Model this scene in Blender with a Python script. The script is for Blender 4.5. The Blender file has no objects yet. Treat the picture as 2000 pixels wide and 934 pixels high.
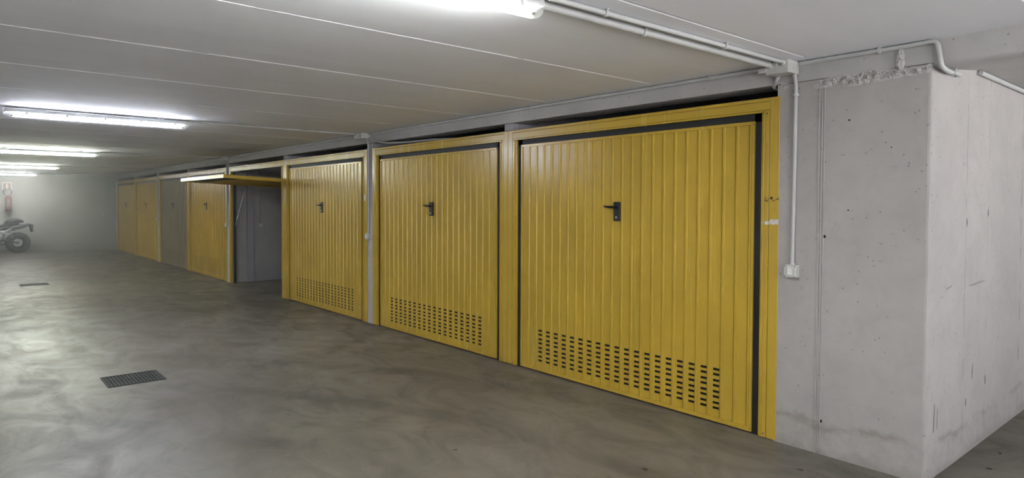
import bpy, bmesh, math, random
from mathutils import Vector, Matrix, noise
random.seed(7)
S = bpy.context.scene
COL = S.collection
PI = math.pi

# ---------------------------------------------------------------- camera
cam_d = bpy.data.cameras.new('camera')
cam_d.sensor_width = 36.0
cam_d.lens = 1285.78 * 36.0 / 2000.0
cam_d.shift_y = -0.01705
cam_d.clip_start = 0.05
cam = bpy.data.objects.new('camera', cam_d)
COL.objects.link(cam)
r_ = Vector((0.76290128, -0.64650262, 0.00399869))
u_ = Vector((0.01343466, 0.02203653, 0.9996669))
f_ = Vector((0.64637539, 0.76259344, -0.02549724))
m3 = Matrix((r_, u_, -f_)).transposed()
cam.matrix_world = Matrix.Translation((-4.1722, 0.0, 1.5757)) @ m3.to_4x4()
S.camera = cam

# ---------------------------------------------------------------- light
W = bpy.data.worlds.new('world')
S.world = W
W.use_nodes = True
bg = W.node_tree.nodes['Background']
bg.inputs['Color'].default_value = (0.88, 0.94, 1.0, 1)
bg.inputs['Strength'].default_value = 0.42

def portal(name, loc, rot, sx, sy):
    l = bpy.data.lights.new(name, 'AREA')
    l.shape = 'RECTANGLE'; l.size = sx; l.size_y = sy
    l.cycles.is_portal = True
    o = bpy.data.objects.new(name, l)
    o.location = loc; o.rotation_euler = rot
    COL.objects.link(o)
# daylight enters through the open ramp side behind the camera
portal('ramp_opening_daylight', (1.0, -4.95, 1.2), (PI/2, 0, PI), 15.6, 2.4)

sun_d = bpy.data.lights.new('sun', 'SUN'); sun_d.energy = 8.5; sun_d.angle = 0.01; sun_d.color = (1.0, 0.985, 0.96)
sun = bpy.data.objects.new('sun', sun_d); COL.objects.link(sun)
sun.rotation_euler = (math.radians(30), 0, math.radians(12))

S.view_settings.view_transform = 'Standard'
S.view_settings.look = 'None'
S.view_settings.gamma = 1.0
S.view_settings.use_curve_mapping = False
S.view_settings.exposure = 2.25

TUBE = {0: ((0.94, 0.97, 0.95), 44.0), 1: ((0.84, 0.88, 1.0), 38.0), 2: ((0.96, 1.0, 0.86), 40.0),
        3: ((0.96, 1.0, 0.86), 40.0), 4: ((0.92, 0.92, 0.98), 30.0), 5: ((0.92, 0.95, 1.0), 32.0)}

# ---------------------------------------------------------------- materials
def new_mat(name):
    m = bpy.data.materials.new(name); m.use_nodes = True
    return m, m.node_tree.nodes, m.node_tree.links, m.node_tree.nodes['Principled BSDF']

def rgb(c): return (c[0], c[1], c[2], 1)

def pos_node(N, L, scale=(1, 1, 1)):
    g = N.new('ShaderNodeNewGeometry')
    mp = N.new('ShaderNodeMapping'); mp.inputs['Scale'].default_value = scale
    L.new(g.outputs['Position'], mp.inputs['Vector'])
    return mp.outputs['Vector']

def noise_n(N, L, vec, scale, detail=4, rough=0.55, dist=0.0):
    n = N.new('ShaderNodeTexNoise')
    n.inputs['Scale'].default_value = scale; n.inputs['Detail'].default_value = detail
    n.inputs['Roughness'].default_value = rough; n.inputs['Distortion'].default_value = dist
    L.new(vec, n.inputs['Vector'])
    return n.outputs['Fac']

def ramp(N, L, fac, stops):
    r = N.new('ShaderNodeValToRGB')
    el = r.color_ramp.elements
    while len(el) < len(stops): el.new(0.5)
    for e, (p, c) in zip(el, stops):
        e.position = p
        e.color = rgb(c) if isinstance(c, tuple) else (c, c, c, 1)
    L.new(fac, r.inputs['Fac'])
    return r.outputs['Color']

def mix(N, L, fac, a, b, mode='MIX'):
    x = N.new('ShaderNodeMix'); x.data_type = 'RGBA'; x.blend_type = mode
    for sock, v in ((x.inputs['Factor'], fac), (x.inputs['A'], a), (x.inputs['B'], b)):
        if isinstance(v, (int, float)): sock.default_value = v
        elif isinstance(v, tuple): sock.default_value = rgb(v)
        else: L.new(v, sock)
    return x.outputs['Result']

def math_n(N, L, op, a, b=None, c=None):
    x = N.new('ShaderNodeMath'); x.operation = op
    for i, v in enumerate((a, b, c)):
        if v is None: continue
        if isinstance(v, (int, float)): x.inputs[i].default_value = v
        else: L.new(v, x.inputs[i])
    return x.outputs[0]

def bump(N, L, B, height, strength, dist=0.01, prev=None):
    b = N.new('ShaderNodeBump'); b.inputs['Strength'].default_value = strength
    b.inputs['Distance'].default_value = dist
    L.new(height, b.inputs['Height'])
    if prev is not None: L.new(prev, b.inputs['Normal'])
    if B is not None: L.new(b.outputs['Normal'], B.inputs['Normal'])
    return b.outputs['Normal']

def simple(name, col, rough=0.5, metal=0.0, var=0.0, scale=8.0):
    m, N, L, B = new_mat(name)
    B.inputs['Roughness'].default_value = rough; B.inputs['Metallic'].default_value = metal
    v = pos_node(N, L)
    n = noise_n(N, L, v, scale, 4)
    lo = tuple(c * (1 - var) for c in col); hi = tuple(min(1, c * (1 + var)) for c in col)
    L.new(ramp(N, L, n, [(0.3, lo), (0.7, hi)]), B.inputs['Base Color'])
    return m

def band(N, L, val, centre, width):
    # 1 at centre falling to 0 at width
    d = math_n(N, L, 'SUBTRACT', val, centre)
    d = math_n(N, L, 'ABSOLUTE', d)
    d = math_n(N, L, 'DIVIDE', d, width)
    d = math_n(N, L, 'SUBTRACT', 1.0, d)
    x = N.new('ShaderNodeClamp'); L.new(d, x.inputs[0]); return x.outputs[0]

def concrete_wall(name, base, stain=True, cracks=(), dirt=1.0):
    m, N, L, B = new_mat(name)
    v = pos_node(N, L)
    g = N.new('ShaderNodeSeparateXYZ'); L.new(v, g.inputs[0])
    X, Y, Z = g.outputs
    big = noise_n(N, L, v, 0.9, 5, 0.6)
    mid = noise_n(N, L, v, 5.0, 6, 0.65, 0.6)
    fine = noise_n(N, L, v, 70.0, 3, 0.7)
    lo = tuple(c * 0.90 for c in base); hi = tuple(min(1, c * 1.08) for c in base)
    c = ramp(N, L, big, [(0.3, lo), (0.7, hi)])
    c = mix(N, L, ramp(N, L, mid, [(0.40, 0.0), (0.72, 0.38 * dirt)]), c, tuple(x * 0.72 for x in base))
    # small pits and blow holes
    vo = N.new('ShaderNodeTexVoronoi'); vo.inputs['Scale'].default_value = 21.0
    L.new(v, vo.inputs['Vector'])
    pit = math_n(N, L, 'LESS_THAN', vo.outputs['Distance'], 0.125)
    sel = math_n(N, L, 'GREATER_THAN', noise_n(N, L, v, 11.0, 2), 0.50)
    pit = math_n(N, L, 'MULTIPLY', pit, sel)
    pit = math_n(N, L, 'MULTIPLY', pit, 0.5)
    c = mix(N, L, pit, c, tuple(x * 0.35 for x in base))
    # scuffs: elongated darker flecks
    v2 = pos_node(N, L, (9, 9, 22))
    fl = noise_n(N, L, v2, 1.4, 3, 0.6, 0.4)
    c = mix(N, L, ramp(N, L, fl, [(0.66, 0.0), (0.72, 0.30 * dirt)]), c, tuple(x * 0.5 for x in base))
    if stain:
        # tide line left by damp about 20 cm above the floor, lighter crust below
        wob = math_n(N, L, 'MULTIPLY', math_n(N, L, 'SUBTRACT', noise_n(N, L, v, 2.6, 5, 0.7), 0.5), 0.24)
        zz = math_n(N, L, 'ADD', Z, wob)
        b = band(N, L, zz, 0.20, 0.035)
        br = math_n(N, L, 'MULTIPLY', b, ramp(N, L, noise_n(N, L, v, 3.1, 3), [(0.38, 0.0), (0.55, 0.75)]))
        c = mix(N, L, br, c, (base[0] * 0.62, base[1] * 0.58, base[2] * 0.53))
        below = math_n(N, L, 'LESS_THAN', zz, 0.18)
        blot = math_n(N, L, 'MULTIPLY', below, ramp(N, L, noise_n(N, L, v, 14.0, 5, 0.7), [(0.4, 0.0), (0.7, 0.45)]))
        c = mix(N, L, blot, c, (base[0] * 0.72, base[1] * 0.68, base[2] * 0.62))
        foot = band(N, L, zz, 0.0, 0.07)
        c = mix(N, L, math_n(N, L, 'MULTIPLY', foot, 0.35), c, (base[0] * 0.5, base[1] * 0.47, base[2] * 0.42))
    for (cx, w) in cracks:
        wx = math_n(N, L, 'MULTIPLY', math_n(N, L, 'SUBTRACT', noise_n(N, L, v, 5.0, 4), 0.5), 0.03)
        xx = math_n(N, L, 'ADD', X, wx)
        bd = math_n(N, L, 'MULTIPLY', band(N, L, xx, cx, w), ramp(N, L, noise_n(N, L, v, 7.0, 3), [(0.42, 0.0), (0.60, 0.8)]))
        c = mix(N, L, bd, c, tuple(x * 0.45 for x in base))
    L.new(c, B.inputs['Base Color'])
    B.inputs['Roughness'].default_value = 0.9
    n1 = bump(N, L, None, mid, 0.25, 0.01)
    n2 = bump(N, L, None, fine, 0.25, 0.003, n1)
    bump(N, L, B, math_n(N, L, 'SUBTRACT', 0.0, pit), 0.8, 0.006, n2)
    return m

WALLC = (0.425, 0.400, 0.388)
M_wall = concrete_wall('painted_concrete', WALLC, True, ((0.64, 0.008), (1.10, 0.007), (1.95, 0.02)))
M_wall_far = concrete_wall('far_concrete', (0.38, 0.375, 0.33), True)
M_part = concrete_wall('partition_concrete', (0.42, 0.40, 0.43), False, (), 0.6)
M_beam = concrete_wall('beam_concrete', (0.47, 0.455, 0.45), False, (), 0.9)
M_rough = concrete_wall('rough_mortar', (0.55, 0.53, 0.52), False, (), 1.4)

def ceiling_mat():
    m, N, L, B = new_mat('ceiling_concrete')
    v = pos_node(N, L)
    vs = pos_node(N, L, (0.35, 1.6, 1))
    a = noise_n(N, L, vs, 2.2, 6, 0.6)
    b = noise_n(N, L, v, 0.5, 3)
    c = ramp(N, L, a, [(0.32, (0.81, 0.815, 0.875)), (0.68, (0.86, 0.87, 0.92))])
    c = mix(N, L, ramp(N, L, b, [(0.42, 0.0), (0.7, 0.3)]), c, (0.80, 0.77, 0.785))
    L.new(c, B.inputs['Base Color']); B.inputs['Roughness'].default_value = 0.75
    bump(N, L, B, a, 0.12, 0.004)
    return m
M_ceil = ceiling_mat()

def floor_mat():
    m, N, L, B = new_mat('smooth_concrete_floor')
    v = pos_node(N, L)
    vs = pos_node(N, L, (1.0, 0.55, 1))
    a = noise_n(N, L, v, 0.55, 6, 0.62, 0.5)
    b = noise_n(N, L, vs, 2.4, 7, 0.65, 1.2)
    c = ramp(N, L, a, [(0.30, (0.120, 0.106, 0.089)), (0.52, (0.170, 0.152, 0.128)), (0.75, (0.225, 0.205, 0.175))])
    c = mix(N, L, ramp(N, L, b, [(0.48, 0.0), (0.72, 0.60)]), c, (0.095, 0.083, 0.067))
    e = noise_n(N, L, v, 1.5, 3, 0.5, 0.3)
    c = mix(N, L, ramp(N, L, e, [(0.58, 0.0), (0.68, 0.5)]), c, (0.085, 0.070, 0.052))
    o1 = noise_n(N, L, v, 3.4, 5, 0.6, 0.8)
    c = mix(N, L, ramp(N, L, o1, [(0.60, 0.0), (0.70, 0.45)]), c, (0.070, 0.058, 0.042))
    sp = noise_n(N, L, v, 38.0, 2, 0.5)
    c = mix(N, L, ramp(N, L, sp, [(0.70, 0.0), (0.74, 0.6)]), c, (0.03, 0.027, 0.024))
    # tyre arcs
    wv = N.new('ShaderNodeTexWave'); wv.wave_type = 'RINGS'; wv.rings_direction = 'Z'
    wv.inputs['Scale'].default_value = 0.32; wv.inputs['Distortion'].default_value = 1.5
    wv.inputs['Detail'].default_value = 3; wv.inputs['Detail Scale'].default_value = 1.2
    mp = N.new('ShaderNodeMapping'); mp.inputs['Location'].default_value = (7.5, -2.0, 0)
    L.new(v, mp.inputs['Vector']); L.new(mp.outputs[0], wv.inputs['Vector'])
    arcs = math_n(N, L, 'MULTIPLY', ramp(N, L, wv.outputs['Fac'], [(0.86, 0.0), (0.97, 0.5)]), ramp(N, L, e, [(0.4, 0.0), (0.6, 1.0)]))
    c = mix(N, L, arcs, c, (0.07, 0.062, 0.055))
    L.new(c, B.inputs['Base Color'])
    r = ramp(N, L, b, [(0.30, 0.30), (0.70, 0.60)])
    L.new(r, B.inputs['Roughness'])
    B.inputs['Specular IOR Level'].default_value = 0.36
    n1 = bump(N, L, None, b, 0.30, 0.012)
    n2 = bump(N, L, None, noise_n(N, L, vs, 1.1, 2, 0.5, 0.5), 0.5, 0.02, n1)
    bump(N, L, B, noise_n(N, L, v, 90.0, 2), 0.08, 0.002, n2)
    return m
M_floor = floor_mat()

def yellow(name, c0, rough=0.34, dull=0.0):
    m, N, L, B = new_mat(name)
    v = pos_node(N, L)
    vs = pos_node(N, L, (14, 14, 0.5))
    a = noise_n(N, L, v, 1.6, 4)
    b = noise_n(N, L, vs, 1.5, 3)
    lo = tuple(x * 0.90 for x in c0); hi = tuple(x * 1.06 for x in c0)
    c = ramp(N, L, a, [(0.3, lo), (0.7, hi)])
    c = mix(N, L, ramp(N, L, b, [(0.45, 0.0), (0.7, 0.10)]), c, tuple(x * 0.80 for x in c0))
    L.new(c, B.inputs['Base Color'])
    L.new(ramp(N, L, b, [(0.3, rough - 0.01), (0.7, rough + 0.03)]), B.inputs['Roughness'])
    bump(N, L, B, noise_n(N, L, v, 4.0, 2), 0.15, 0.003)
    return m
YC = (0.53, 0.355, 0.044)
M_yel = yellow('yellow_enamel', YC, 0.25)
M_yel_dull = yellow('grey_brown_enamel', (0.25, 0.205, 0.125), 0.5)  # darker grey-brown enamel for one door leaf
M_seal = simple('black_rubber_seal', (0.010, 0.011, 0.012), 0.55)
M_black = simple('black_plastic', (0.008, 0.008, 0.008), 0.35)
M_pvc = simple('white_painted_conduit', (0.50, 0.50, 0.50), 0.5, 0, 0.05)
M_box = simple('white_switch_plastic', (0.55, 0.545, 0.525), 0.45, 0, 0.04)
M_rocker = simple('ivory_switch_rocker', (0.75, 0.74, 0.68), 0.35)
M_screw = simple('dull_screw', (0.16, 0.13, 0.08), 0.5, 0.6)
M_hole = simple('hole_shade_and_screw_black', (0.006, 0.006, 0.006), 0.9)  # black that paints the dark inside holes and slots, also on screws
M_grate = simple('weathered_iron_grate', (0.016, 0.017, 0.015), 0.65, 0.2, 0.3, 30)
M_housing = simple('light_fixture_housing', (0.55, 0.56, 0.56), 0.5)
M_steel = simple('zinc_steel', (0.45, 0.45, 0.46), 0.35, 0.9)
M_paint = simple('white_paint_smear', (0.62, 0.58, 0.56), 0.7, 0, 0.15, 60)
M_ink = simple('dark_marker_ink', (0.05, 0.03, 0.015), 0.8)
M_red = simple('red_extinguisher_enamel', (0.17, 0.05, 0.045), 0.35)
M_sgnred = simple('faded_red_sign', (0.30, 0.16, 0.12), 0.5)
M_white = simple('white_sign', (0.72, 0.72, 0.66), 0.5)
M_tyre = simple('tyre_rubber', (0.012, 0.013, 0.013), 0.75)
M_bikeb = simple('black_motorcycle_plastic', (0.020, 0.022, 0.022), 0.35)
M_bikeg = simple('grey_motorcycle_fairing', (0.075, 0.078, 0.082), 0.35)
M_alu = simple('bright_aluminium', (0.72, 0.72, 0.72), 0.30, 0.7)
M_rim = simple('dark_rim', (0.035, 0.045, 0.040), 0.4, 0.5)
M_glass_r = simple('red_tail_lens', (0.18, 0.02, 0.02), 0.2)
M_cable = simple('grey_cable', (0.42, 0.42, 0.43), 0.5)
M_leafd = simple('dry_leaf', (0.07, 0.045, 0.025), 0.9)

def diffuser_mat():
    m, N, L, B = new_mat('clear_ribbed_diffuser')
    N.remove(B)
    t = N.new('ShaderNodeBsdfTransparent'); t.inputs[0].default_value = (0.97, 0.98, 0.97, 1)
    d = N.new('ShaderNodeBsdfTranslucent'); d.inputs[0].default_value = (0.9, 0.93, 0.9, 1)
    g = N.new('ShaderNodeBsdfGlossy'); g.inputs['Roughness'].default_value = 0.25
    a = N.new('ShaderNodeMixShader'); a.inputs[0].default_value = 0.12
    b = N.new('ShaderNodeMixShader'); b.inputs[0].default_value = 0.05
    L.new(t.outputs[0], a.inputs[1]); L.new(d.outputs[0], a.inputs[2])
    L.new(a.outputs[0], b.inputs[1]); L.new(g.outputs[0], b.inputs[2])
    L.new(b.outputs[0], N['Material Output'].inputs['Surface'])
    return m
M_diff = diffuser_mat()

def tube_mat(i):
    c, s = TUBE[i]
    m, N, L, B = new_mat('lit_tube_%d' % i)
    B.inputs['Base Color'].default_value = (0.9, 0.9, 0.9, 1)
    B.inputs['Emission Color'].default_value = rgb(c)
    B.inputs['Emission Strength'].default_value = s
    return m

# ---------------------------------------------------------------- mesh helpers
class MB:
    def __init__(self): self.v = []; self.f = []
    def add(self, vs, fs):
        o = len(self.v); self.v += [tuple(p) for p in vs]; self.f += [tuple(i + o for i in f) for f in fs]; return self
    def box(self, x0, x1, y0, y1, z0, z1):
        return self.add([(x0, y0, z0), (x1, y0, z0), (x1, y1, z0), (x0, y1, z0), (x0, y0, z1), (x1, y0, z1), (x1, y1, z1), (x0, y1, z1)],
                        [(0, 3, 2, 1), (4, 5, 6, 7), (0, 1, 5, 4), (1, 2, 6, 5), (2, 3, 7, 6), (3, 0, 4, 7)])
    def tube(self, pts, r, n=12, cap=True):
        pts = [Vector(p) for p in pts]
        rs = r if isinstance(r, (list, tuple)) else [r] * len(pts)
        rings = []; up = None
        for i, p in enumerate(pts):
            t = (pts[min(i + 1, len(pts) - 1)] - pts[max(i - 1, 0)]).normalized()
            if up is None:
                up = Vector((0, 0, 1)) if abs(t.z) < 0.9 else Vector((1, 0, 0))
            a = t.cross(up).normalized(); b = a.cross(t).normalized(); up = b
            rings.append([p + (a * math.cos(2 * PI * k / n) + b * math.sin(2 * PI * k / n)) * rs[i] for k in range(n)])
        vs = [q for rg in rings for q in rg]; fs = []
        for i in range(len(pts) - 1):
            for k in range(n):
                k2 = (k + 1) % n
                fs.append((i * n + k, i * n + k2, (i + 1) * n + k2, (i + 1) * n + k))
        if cap:
            fs.append(tuple(range(n - 1, -1, -1))); fs.append(tuple((len(pts) - 1) * n + k for k in range(n)))
        return self.add(vs, fs)
    def prism(self, poly, axis, a, b):
        # poly: 2D points in the two other axes (cyclic order), extruded on axis
        def P(p, t):
            return {'x': (t, p[0], p[1]), 'y': (p[0], t, p[1]), 'z': (p[0], p[1], t)}[axis]
        n = len(poly)
        vs = [P(p, a) for p in poly] + [P(p, b) for p in poly]
        fs = [tuple(range(n)), tuple(range(2 * n - 1, n - 1, -1))] + [(i, i + n, (i + 1) % n + n, (i + 1) % n) for i in range(n)]
        return self.add(vs, fs)
    def lathe(self, prof, c, axis='z', n=20):
        # prof: (radius, height) list
        vs = []; fs = []
        for (r, h) in prof:
            for k in range(n):
                a = 2 * PI * k / n; x, y = r * math.cos(a), r * math.sin(a)
                p = {'z': (x, y, h), 'y': (x, h, y), 'x': (h, x, y)}[axis]
                vs.append((c[0] + p[0], c[1] + p[1], c[2] + p[2]))
        for i in range(len(prof) - 1):
            for k in range(n):
                k2 = (k + 1) % n
                fs.append((i * n + k, i * n + k2, (i + 1) * n + k2, (i + 1) * n + k))
        fs.append(tuple(range(n - 1, -1, -1))); fs.append(tuple((len(prof) - 1) * n + k for k in range(n)))
        return self.add(vs, fs)
    def torus(self, c, R, r, axis='y', n=32, k=12, sy=1.0):
        vs = []; fs = []
        for i in range(n):
            a = 2 * PI * i / n
            for j in range(k):
                b = 2 * PI * j / k
                rr = R + r * math.cos(b); h = r * sy * math.sin(b)
                x, y = rr * math.cos(a), rr * math.sin(a)
                p = {'z': (x, y, h), 'y': (x, h, y), 'x': (h, x, y)}[axis]
                vs.append((c[0] + p[0], c[1] + p[1], c[2] + p[2]))
        for i in range(n):
            for j in range(k):
                fs.append((i * k + j, ((i + 1) % n) * k + j, ((i + 1) % n) * k + (j + 1) % k, i * k + (j + 1) % k))
        return self.add(vs, fs)
    def mesh(self, name, mat, smooth=False, bevel=0.0, seg=2):
        me = bpy.data.meshes.new(name)
        me.from_pydata(self.v, [], self.f); me.validate()
        bm = bmesh.new(); bm.from_mesh(me)
        bmesh.ops.recalc_face_normals(bm, faces=bm.faces[:])
        if bevel > 0:
            ed = [e for e in bm.edges if len(e.link_faces) == 2 and e.calc_face_angle(0) > 0.6]
            bmesh.ops.bevel(bm, geom=ed, offset=bevel, segments=seg, affect='EDGES', profile=0.5, clamp_overlap=True)
        bm.to_mesh(me); bm.free()
        me.materials.append(mat)
        if smooth:
            for p in me.polygons: p.use_smooth = True
            try: me.set_sharp_from_angle(angle=math.radians(38))
            except Exception: pass
        return me
    def obj(self, name, mat, parent=None, smooth=False, bevel=0.0, seg=2):
        return link(name, self.mesh(name, mat, smooth, bevel, seg), parent)

def link(name, me, parent=None, loc=None):
    o = bpy.data.objects.new(name, me); COL.objects.link(o)
    if parent is not None:
        o.parent = parent
        pl = world_loc(parent)
        o.location = (Vector(loc) if loc is not None else Vector((0, 0, 0))) - (pl if loc is None else Vector((0, 0, 0)))
    elif loc is not None: o.location = loc
    return o

def world_loc(o):
    v = Vector((0, 0, 0))
    while o is not None:
        v += o.location; o = o.parent
    return v

def empty(name, loc, label, cat, group=None):
    o = bpy.data.objects.new(name, None); COL.objects.link(o)
    o.empty_display_size = 0.1; o.location = loc
    return tag(o, label, cat, group)

def tag(o, label=None, cat=None, group=None, kind=None):
    if label: o['label'] = label
    if cat: o['category'] = cat
    if group: o['group'] = group
    if kind: o['kind'] = kind
    return o

def rounded(pts, rad=0.03, n=5):
    pts = [Vector(p) for p in pts]; out = [pts[0]]
    for i in range(1, len(pts) - 1):
        a, b, c = pts[i - 1], pts[i], pts[i + 1]
        d1 = (a - b); d2 = (c - b)
        r = min(rad, d1.length * 0.45, d2.length * 0.45)
        p, q = b + d1.normalized() * r, b + d2.normalized() * r
        for k in range(n + 1):
            t = k / n
            out.append(p * (1 - t) ** 2 + b * 2 * t * (1 - t) + q * t * t)
    out.append(pts[-1]); return out

# ================================================================= SETTING
CZ = 2.506         # ceiling underside
def st(o): o['kind'] = 'structure'; return o

# floor
st(MB().box(-7.0, 9.0, -5.0, 28.0, -0.12, 0.0).obj('floor', M_floor))

st(MB().box(-25.0, 30.0, -40.0, -5.0, -0.12, 0.0).obj('floor_forecourt_bounce', simple('pale_bounce_paving', (0.46, 0.47, 0.48), 0.9)))  # unseen forecourt, added to bounce sunlight up onto the ceiling

# ceiling: one slab, carrying precast panels with recessed joints between them
ceil = st(MB().box(-7.0, 9.0, -5.0, 28.0, CZ + 0.05, CZ + 0.20).obj('ceiling', M_ceil))
joints = [1.98 - 1.19 * k for k in range(9, 0, -1)] + [1.98, 3.18, 4.36, 5.53, 6.73] + [6.73 + 1.19 * k for k in range(1, 20)]
g = 0.0045
edges = [-5.0] + [j for j in joints if -4.9 < j < 27.9] + [28.0]
for a, b in zip(edges[:-1], edges[1:]):
    x = MB(); c = 0.006
    y0, y1 = a + g, b - g
    prof = [(y0, CZ + 0.05), (y0, CZ + c), (y0 + c, CZ), (y1 - c, CZ), (y1, CZ + c), (y1, CZ + 0.05)]
    x.prism(prof, 'x', -7.0, -0.09)
    x.obj('ceiling_panel', M_ceil, ceil)
# filled strip where the panel joints stop short of the beam, and filled gaps in the joints
fl = MB().box(-0.0895, 0.0, -5.0, 28.0, CZ + 0.0003, CZ + 0.05)
for (jx, jy, w) in ((-3.02, 3.18, 0.10), (-3.0, 4.36, 0.10), (-1.46, 4.36, 0.03), (-1.1, 5.53, 0.07), (-1.95, 6.73, 0.2), (-1.4, 3.18, 0.04)):
    fl.box(jx - w / 2, jx + w / 2, jy - 0.012, jy + 0.012, CZ + 0.0008, CZ + 0.03)
fl.obj('joint_filler', M_ceil, ceil)
# ceiling inside the garages
MB().box(0.22, 8.9, 1.4, 28.0, CZ + 0.001, CZ + 0.05).obj('garage_ceiling', M_ceil, ceil)

# beam above the door fronts
st(MB().box(0.0, 0.22, 1.30, 26.4, 2.376, CZ + 0.04).obj('trim_1', M_beam, None, bevel=0.006))
# lower slab beyond the beam, over the ramp side on the right
st(MB().prism([(0.0, CZ + 0.04), (0.0, 2.400), (0.006, 2.378), (0.020, 2.362), (0.045, 2.354), (0.09, 2.354), (0.25, 2.374), (0.8, 2.442), (9.0, 2.442), (9.0, CZ + 0.04)], 'y', -5.0, 1.30).obj('ceiling_ramp', M_beam, None, smooth=True))

# corner wall on the right: an L, front face in the door plane and side face towards the ramp
def corner_wall():
    # grid the two visible faces so the arris can wander slightly
    bm = bmesh.new()
    ZT = 2.372
    foot = [(0.0, 2.205), (0.0, 2.06), (0.0, 1.911), (0.0, 1.75), (0.0, 1.6), (0.0, 1.45), (0.0, 1.36), (0.0, 1.318), (0.004, 1.307), (0.012, 1.301), (0.024, 1.299),
            (0.07, 1.299), (0.2, 1.299), (0.4, 1.299), (0.8, 1.299), (1.4, 1.299), (2.2, 1.299), (3.5, 1.299), (6, 1.299), (9.0, 1.299), (9.0, 1.75), (0.26, 1.75), (0.26, 2.205)]
    nz = 40; rows = []
    for i in range(nz + 1):
        z = ZT * i / nz
        row = []
        for j, (x, y) in enumerate(foot):
            dx = dy = 0
            if 5 <= j <= 12:
                n = noise.noise(Vector((x * 3 + 5, y * 3, z * 2.4))) * 0.006 + noise.noise(Vector((9, y, z * 14))) * 0.0022
                dx = n; dy = n
                if j in (0, 18): dx = dy = 0
            zz = z if not (i == nz and x > 0.02) else 2.45
            row.append(bm.verts.new((x + (abs(dx)), y + abs(dy) * 0.8, zz)))
        rows.append(row)
    n = len(foot)
    for i in range(nz):
        for j in range(n):
            k = (j + 1) % n
            bm.faces.new((rows[i][j], rows[i][k], rows[i + 1][k], rows[i + 1][j]))
    bm.faces.new(rows[0]); bm.faces.new(rows[-1])
    bmesh.ops.recalc_face_normals(bm, faces=bm.faces[:])
    me = bpy.data.meshes.new('wall_right'); bm.to_mesh(me); bm.free(); me.materials.append(M_wall)
    return link('wall_right', me)
wr = st(corner_wall())

# formwork joint: fins running up the front face
fm = MB()
for (dy, w, d) in ((0.0, 0.0055, 0.006), (0.017, 0.0060, 0.005), (-0.015, 0.0040, 0.004)):
    pts = []
    for i in range(25):
        z = 0.002 + 2.345 * i / 24
        wob = noise.noise(Vector((dy * 100, 3, z * 1.5))) * 0.004
        pts.append((-0.0022, 1.908 + dy + wob, z))
    fm.tube(pts, [w * (0.8 + 0.3 * noise.noise(Vector((1, dy, i * 0.9)))) for i in range(25)], 6)
fm.obj('formwork_joint', M_wall, wr, smooth=True)
# tie holes, black discs painting the dark inside them, and plugs
for (y, z, r) in ((1.884, 1.384, 0.010), (1.889, 0.213, 0.010), (1.745, 2.10, 0.006), (1.742, 1.55, 0.005), (1.535, 1.95, 0.003), (1.505, 1.92, 0.004)):
    MB().lathe([(r, -0.0012), (r * 0.85, 0.0004), (r * 0.2, 0.0005)], (-0.0004, y, z), 'x', 12).obj('painted_tie_hole', M_hole, wr)
for (y, z) in ((1.932, 1.384), (1.935, 0.217)):
    MB().lathe([(0.020, -0.0015), (0.016, -0.004), (0.006, -0.0045)], (0.0, y, z), 'x', 14).obj('plaster_plug', M_wall, wr)
# rough concrete seam between wall and beam, with a hanging lump
def rough_strip(name, y0, y1, zf, hf, depth, ny, nz, seed, parent):
    vs = []; fs = []
    for i in range(ny + 1):
        y = y0 + (y1 - y0) * i / ny
        for j in range(nz + 1):
            t = j / nz
            zc = zf(y); h = hf(y)
            z = zc + (t - 0.5) * h
            e = math.sin(PI * t) ** 0.6 * math.sin(PI * i / ny) ** 0.3
            n = noise.fractal(Vector((seed, y * 28, z * 32)), 0.8, 2.2, 4)
            n2 = abs(noise.noise(Vector((seed + 4, y * 110, z * 110))))
            x = 0.002 - e * max(0.0, depth * (0.45 + 0.75 * n - 0.8 * n2))
            vs.append((x, y + 0.003 * n2, z + 0.004 * n))
    for i in range(ny):
        for j in range(nz):
            a = i * (nz + 1) + j
            fs.append((a, a + 1, a + nz + 2, a + nz + 1))
    # closing back
    m = MB().add(vs, fs)
    o = m.obj(name, M_rough, parent)
    return o
rough_strip('rough_mortar_seam', 1.305, 1.97, lambda y: 2.345 + 0.012 * noise.noise(Vector((y * 9, 0, 0))) + 0.01 * (1.6 - y), lambda y: 0.050 + 0.03 * max(0, math.sin((1.97 - y) * 6)), 0.034, 150, 16, 1.0, wr)
rough_strip('rough_mortar_patch', 2.135, 2.19, lambda y: 2.36, lambda y: 0.06, 0.02, 24, 20, 7.0, wr)
lump = MB()
nn, kk = 16, 22
vs = []; fs = []
for i in range(nn + 1):
    t = i / nn
    for k in range(kk):
        a = 2 * PI * k / kk
        r = 0.0245 * (math.sin(PI * min(0.97, max(0.03, t))) ** 0.35) * (1.0 - 0.25 * t)
        d = 1 + 0.45 * noise.noise(Vector((math.cos(a) * 2.4, math.sin(a) * 2.4, t * 7)))
        vs.append((-0.006 + r * d * math.cos(a) * 0.95, 1.463 + r * d * math.sin(a), 2.365 + 0.115 * t))
for i in range(nn):
    for k in range(kk):
        k2 = (k + 1) % kk
        fs.append((i * kk + k, i * kk + k2, (i + 1) * kk + k2, (i + 1) * kk + k))
fs.append(tuple(range(kk))); fs.append(tuple(nn * kk + k for k in range(kk)))
lump.add(vs, fs).obj('mortar_lump', M_rough, wr)

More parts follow.
